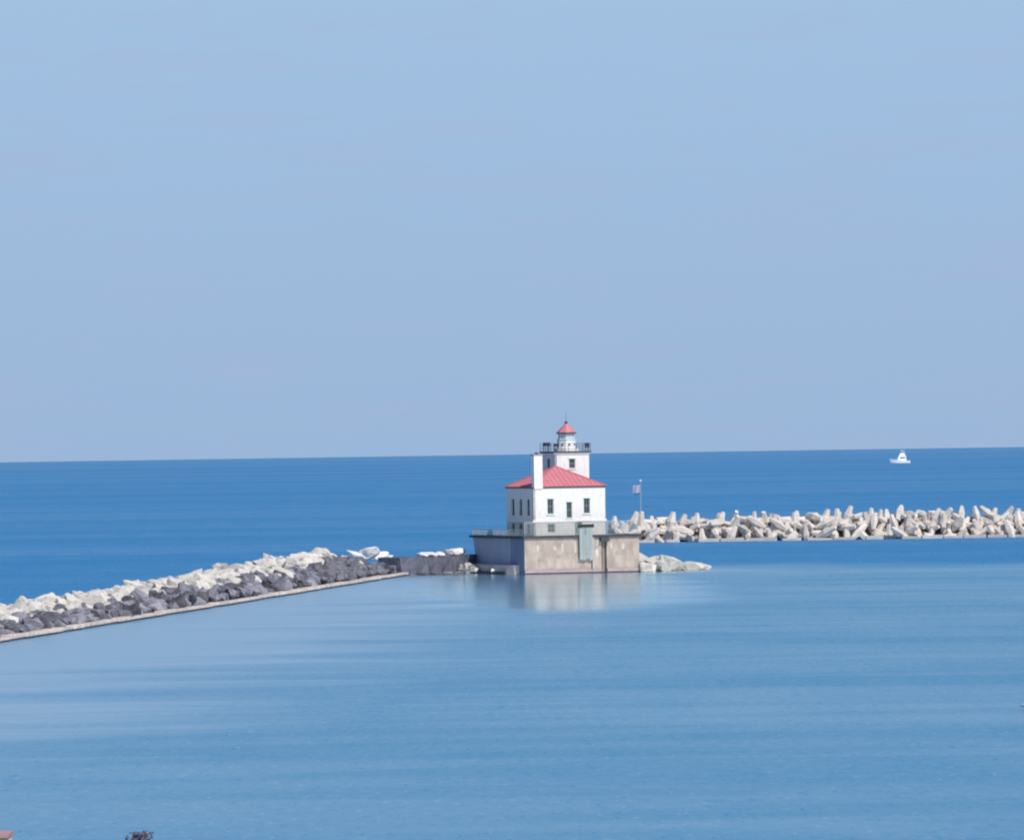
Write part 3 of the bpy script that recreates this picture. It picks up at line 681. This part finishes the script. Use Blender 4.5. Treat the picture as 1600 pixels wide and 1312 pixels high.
for i, (px, py, sz, dy) in enumerate(((556, 864, 1.5, 806), (574, 861, 1.75, 808), (590, 864, 1.4, 811), (604, 866, 1.05, 813), (538, 867, 1.1, 804))):
    p = at_dist(px, py + 2, dy); p.z -= .2
    place_rock('white_boulder', WHITE[(i + 2) % 5], p, (sz * 1.2, sz, sz * .8), ('bleached white boulder on the breakwater end, second from the dark stones', 'largest bleached white boulder on the breakwater end', 'bleached white boulder beside the largest one on the breakwater end', 'smallest bleached boulder on the breakwater end, beside the block wall', 'bleached white boulder on the breakwater end next to the cream stones')[i], 'boulder', 'white boulders at the breakwater end', tilt=.3)
# stones on the ledge and beside the pier foot
place_rock('white_boulder', WHITE[1], house_to_world(-4.0, 4.2, .5), (.55, .5, .5), 'small white boulder against the low ledge at the pier foot', 'boulder', None)
for px, py, sz, lb in ((722, 888, .8, 'grey-pink stone leaning on the end of the block wall'), (733, 885, .95, 'largest grey-pink stone between the block wall and the pier ledge'), (741, 889, .75, 'small grey-pink stone against the pier ledge')):
    p = on_level(px, 895.5); p.z += (895.5 - py) / 12.0
    place_rock('ledge_stone', rnd.choice(PALE), p, (sz, sz * .9, sz * .8), lb, 'stone', 'stones between wall and pier')
# slabs sloping into the water on the other side of the pier
for i, (px, wl, top, sx, sz, ry, lab) in enumerate((
        (1006, 892, 862, 2.2, 1.25, .45, 'pale boulder leaning against the pier wall'),
        (1012, 893, 877, 1.5, .85, .1, 'low pale boulder at the front pier corner'),
        (1030, 892, 866, 1.9, 1.25, .35, 'broad pale boulder second in the row from the pier corner'),
        (1048, 892, 865, 2.2, 1.3, .3, 'largest pale boulder in the row sloping away from the pier'),
        (1066, 891, 877, 1.6, .85, .2, 'mid-sized pale slab beyond the largest boulder'),
        (1082, 891, 876, 2.0, .8, .18, 'long flat pale slab near the end of the boulder row'),
        (1098, 890, 881, 1.35, .55, .12, 'small flat slab ending the boulder row in the water'))):
    p = on_level(px, wl); hgt = (wl - top) / 12.1; p.y += .8; p.z += hgt * .42
    place_rock('shore_boulder', PALE[i * 2 % 9], p, (sx, sz * 1.3, hgt * .78), lab, 'boulder', None, rot=(rnd.uniform(-.1, .1), ry * .6, rnd.uniform(-.4, .4)))

# ------------------------------------------------------------------ dolos breakwater
def dolos_mesh(seed):
    r = random.Random(seed); bm = BM()
    def limb(p, q, ra, rb_, n=6):
        p, q = Vector(p), Vector(q); m = (p + q) / 2
        rod(bm, m, p, ra, rb_ * r.uniform(.9, 1.1), n); rod(bm, m, q, ra, rb_ * r.uniform(.9, 1.1), n)
    h = 1.25 + r.uniform(-.08, .08); a1, a2 = (1.85 * r.uniform(.93, 1.07) for _ in range(2))
    limb((0, 0, -h), (0, 0, h), .66, .64)                  # shank
    limb((-a1, 0, h), (a1, 0, h), .82, .38)                # fluke
    limb((0, -a2, -h), (0, a2, -h), .82, .38)              # crossed fluke
    bmesh.ops.remove_doubles(bm, verts=bm.verts[:], dist=.0005)
    bmesh.ops.recalc_face_normals(bm, faces=bm.faces[:])
    me = bpy.data.meshes.new('dolos'); bm.to_mesh(me); bm.free(); me.materials.append(MATS['dolos_concrete']); me.materials.append(MATS['bleached_boulder'])
    if seed > 3:
        for p in me.polygons:
            if len(p.vertices) == 6 and max(abs(p.center.x), abs(p.center.y)) > 1.6: p.material_index = 1     # white ends: gull droppings and sunlit tops both put into the colour
    return me
DOL = [dolos_mesh(i) for i in range(1, 7)]
BW_Y = on_level(1300, 843).y
XEND = 92.0
def dol(x, y, z, rot, sc, row):
    o = bpy.data.objects.new('dolos', DOL[rnd.randrange(3) + (3 if row == 2 else 0)]); COL.objects.link(o); o.location = (x, y, z + wz(x, y)); o.rotation_euler = rot; o.scale = (sc,) * 3
    lab, grp = (('beige concrete dolos at the waterline of the far breakwater', 'dolosse along the waterline'), ('beige concrete dolos halfway up the far breakwater', 'dolosse halfway up the far breakwater'),
                ('beige dolos with whitened limb ends on the crest of the far breakwater', 'dolosse on the crest'), ('dolos with whitened limb ends on the crest of the far breakwater', 'dolosse on the crest'))[min(row, 2)]
    tag(o, lab, 'dolos', grp)
def stance(row):
    best = None
    for _ in range(3 if row == 2 else 1):          # crest units lie with a limb reaching up
        e_ = (rnd.uniform(0, 6.28), rnd.uniform(0, 6.28), rnd.uniform(0, 6.28)); M = Euler(e_).to_matrix()
        k = max(abs((M @ Vector((1, 0, 0))).z), abs((M @ Vector((0, 1, 0))).z))
        if best is None or k > best[0]: best = (k, e_)
    return best[1]
nd = 0
for row, (dy, z, step) in enumerate(((0.5, .75, 2.5), (1.9, 1.95, 1.85), (3.6, 3.0, 1.85))):
    x = 17.0 + rnd.uniform(0, 1)
    while x < XEND:
        grow = .3 * max(0, min(1, (x - 25) / 40))
        dol(x + rnd.uniform(-.3, .3), BW_Y + dy + rnd.uniform(-.35, .35), z + grow * (row > 0) + rnd.uniform(-.35, .3),
            stance(row), rnd.uniform(.74, .98), row); nd += 1
        x += step * rnd.uniform(.8, 1.2)
print('dolosse', nd)
bm = BM(); grid = []
for i in range(27):
    x = 15.5 + i * 3.0
    grid.append([bm.verts.new((x, BW_Y + d, z + rnd.uniform(-.25, .25) + wz(x, BW_Y))) for d, z in ((-.2, -2.5), (1.2, .3), (3.0, 2.2), (5.0, 3.0), (6.5, 1.2), (8.5, -2.5))])
for a, b in zip(grid, grid[1:]):
    for i in range(5): bm.faces.new((a[i], a[i + 1], b[i + 1], b[i]))
core2 = mk('outer_breakwater_core', bm, 'outer_core'); core2['kind'] = 'structure'
x = 15.0; k = 0
while x < XEND + 3:
    L_ = rnd.uniform(2.2, 4.6); bm = BM(); box(bm, 0, L_, 0, 1.3, -1.5, rnd.uniform(.3, .55) + (.35 if 85 < x < 100 else 0))
    bmesh.ops.bevel(bm, geom=bm.edges[:], offset=.07, segments=1, affect='EDGES')
    o = mk('toe_block', bm, 'toe_block'); o.location = (x, BW_Y - 1.6 + rnd.uniform(-.2, .2), wz(x, BW_Y)); o.rotation_euler = (0, rnd.uniform(-.05, .05), rnd.uniform(-.08, .08))
    tag(o, 'low flat concrete block at the waterline of the far breakwater', 'block', 'blocks at the foot of the far breakwater')
    x += L_ + (rnd.choice((.2, .9, 1.8, 3.0)) if x < 66 else rnd.choice((.1, .15, .2, .9)))

# ------------------------------------------------------------------ boats
def hull(bm, Ln, B, H, sheer=.5, draft=.4, n=14):
    """bow towards -x, keel near z=-draft, open loft closed with a deck"""
    rows = []
    for i in range(n + 1):
        t = i / n; x = -Ln / 2 + Ln * t
        hw = B / 2 * (1 - (1 - min(1, t / .55)) ** 2.2) * (1 - .12 * max(0, (t - .6) / .4)) + .02
        zt = H * (1 + sheer * (1 - t) ** 2); rake = (1 - t) * .0
        rows.append([bm.verts.new((x - .10 * Ln * (1 - t) ** 3, -hw, zt)), bm.verts.new((x, -hw * .82, .12)), bm.verts.new((x + .06 * Ln * (1 - t) ** 2, 0, -draft)),
                     bm.verts.new((x, hw * .82, .12)), bm.verts.new((x - .10 * Ln * (1 - t) ** 3, hw, zt))])
    for a, b in zip(rows, rows[1:]):
        for i in range(5): bm.faces.new((a[i], a[(i + 1) % 5], b[(i + 1) % 5], b[i]))
    bm.faces.new(rows[0][::-1]); bm.faces.new(rows[-1]); return bm
def taper(bm, x0, x1, w0, z0, z1, fx, bx_, w1):
    return prism(bm, [(x0, -w0), (x1, -w0), (x1, w0), (x0, w0)], z0, z1, [(x0 + fx, -w1), (x1 - bx_, -w1), (x1 - bx_, w1), (x0 + fx, w1)])
bp_ = on_level(1407, 724)
b = thing('sport_fishing_boat', 'white cabin fishing boat with flybridge far out on the lake', 'boat', bp_, R(8)); b.scale = (.88, 1.0, 1.12)
mk('hull', hull(BM(), 13.4, 4.4, 1.55, .75), 'boat_white', b)
mk('waterline_stripe', hull(BM(), 13.3, 3.9, .28, .0), 'boat_dark', b)
mk('cabin', taper(BM(), -3.0, 3.9, 1.9, 1.5, 4.3, 1.6, .3, 1.7), 'boat_white', b)
for sy in (-1, 1):
    bm = BM(); prism(bm, [(-.6, sy * 1.74), (2.9, sy * 1.74), (2.9, sy * 1.85), (-.6, sy * 1.85)], 2.9, 3.5); mk('cabin_window', bm, 'glass_dark', b)
mk('windscreen', prism(BM(), [(-2.0, -1.3), (-1.9, -1.3), (-1.9, 1.3), (-2.0, 1.3)], 2.7, 3.5, [(-1.52, -1.3), (-1.4, -1.3), (-1.4, 1.3), (-1.52, 1.3)]), 'glass_dark', b)
mk('flybridge', taper(BM(), -1.2, 3.2, 1.65, 4.3, 5.9, 1.0, .4, 1.4), 'boat_white', b)
mk('hardtop', taper(BM(), -.3, 2.7, 1.35, 6.85, 7.05, .1, .1, 1.3), 'boat_white', b)
for x in (-.1, 2.5):
    for y in (-1.2, 1.2): mk('tower_leg', rod(BM(), (x, y, 5.8), (x, y, 6.9), .06), 'pole_metal', b)
mk('mast', rod(BM(), (1.0, 0, 6.45), (1.0, 0, 9.4), .10, .06), 'pole_metal', b)
for sy in (-1, 1): mk('outrigger', rod(BM(), (2.0, sy * 1.5, 3.9), (4.6, sy * 2.6, 8.6), .05, .03), 'pole_metal', b)
bm = BM()
for i in range(6): rod(bm, (-6.5 + i * .8, -.3 - i * .28, 2.3 - i * .1), (-6.5 + i * .8, -.3 - i * .28, 3.0 - i * .1), .03)
rod(bm, (-6.5, -.3, 3.0), (-2.5, -1.7, 2.5), .03); mk('bow_rail', bm, 'pole_metal', b)

# boat whose bow just enters the frame
sp_ = on_level(1603, 1110); 
b2 = thing('motorboat', 'dark hulled open motorboat whose bow enters from the harbour side', 'boat', sp_ + Vector((3.45, 0, 0)), R(-6))
mk('hull', hull(BM(), 6.4, 2.2, .22, .4, .3), 'boat_dark', b2)
mk('gunwale', taper(BM(), -2.6, 3.1, 1.0, .22, .32, .1, .05, 1.0), 'boat_white', b2)
mk('foredeck', prism(BM(), [(-3.65, -.05), (-2.5, -.72), (-2.5, .72), (-3.65, .05)], .27, .38), 'boat_white', b2)
mk('windscreen', prism(BM(), [(-.9, -.85), (-.82, -.85), (-.82, .85), (-.9, .85)], .32, .95, [(-.6, -.75), (-.53, -.75), (-.53, .75), (-.6, .75)]), 'lantern_glass', b2)
mk('console', taper(BM(), -.7, .1, .7, .32, .8, .15, .0, .65), 'boat_white', b2)
ob = mk('outboard_motor', taper(BM(), 3.05, 3.55, .25, .2, 1.2, .05, .08, .2), 'black_iron', b2)
mk('motor_shaft', taper(BM(), 3.15, 3.4, .1, -.5, .25, 0, 0, .1), 'black_iron', ob)

# ------------------------------------------------------------------ near shore: shed and small tree at the frame's foot
sh = at_dist(13, 1303, 205)
shed = thing('boat_shed', 'cream walled shed with a dull red roof edge on the near shore', 'shed', (sh.x, sh.y, 0.9))
HT = sh.z - .9
mk('wall', box(BM(), -8.5, -.06, .1, 2.1, -.1, HT - .11), 'shed_wall', shed)
rf = mk('roof', prism(BM(), [(-8.65, 0), (0, 0), (0, 2.2), (-8.65, 2.2)], HT - .11, HT), 'shed_roof', shed)
mk('gutter', box(BM(), -8.66, -.3, -.09, -.004, HT - .10, HT - .03), 'trim_white', rf)
dr = mk('door', box(BM(), -5.4, -4.3, .04, .098, -.05, 2.1), 'window_green', shed); mk('handle', ball(BM(), (-4.45, .0, 1.0), .05, 1), 'black_iron', dr)
wn_ = mk('window', box(BM(), -3.0, -1.8, .05, .097, 1.2, 2.1), 'glass_dark', shed); mk('window_frame', ring(BM(), [(-3.08, .0), (-1.72, .0), (-1.72, .096), (-3.08, .096)], [(-3.0, .02), (-1.8, .02), (-1.8, .09), (-3.0, .09)], 1.12, 1.2), 'trim_white', wn_)

def small_tree(px, py, y):
    top = at_dist(px, py, y); base = Vector((top.x, top.y, 1.0)); H = top.z - 1.0
    t = thing('small_tree', 'small bushy tree with dull reddish leaves on the near shore', 'tree', base)
    bm = BM(); rod(bm, (0, 0, -.3), (.05, 0, H * .45), .12, .08, 8); tips = []
    for i in range(13):
        a = i * 2.4; z0 = H * (.25 + .02 * i); tip = Vector((math.cos(a) * rnd.uniform(.15, .5), math.sin(a) * rnd.uniform(.2, .6), H * rnd.uniform(.5, .9)))
        if i == 0: tip = Vector((.02, 0, H * .93))
        rod(bm, (.03, 0, z0), tip, .05, .015, 5); tips.append(tip)
    mk('trunk', bm, 'bark', t)
    verts, faces = [], []
    for tip in tips:
        for _ in range(320):
            c = tip + Vector((rnd.gauss(0, .15), rnd.gauss(0, .18), rnd.gauss(0, .2)))
            if c.z > H: c.z = H - rnd.uniform(0, .15)
            a = Vector((rnd.gauss(0, 1), rnd.gauss(0, 1), rnd.gauss(0, 1))).normalized() * rnd.uniform(.05, .10); b_ = a.orthogonal().normalized() * .035
            k = len(verts); verts += [c - a, c + b_, c + a, c - b_]; faces.append((k, k + 1, k + 2, k + 3))
    me = bpy.data.meshes.new('crown'); me.from_pydata(verts, [], faces); me.materials.append(MATS['leaf'])
    o = bpy.data.objects.new('crown', me); COL.objects.link(o); o.parent = t
small_tree(219, 1299, 190)
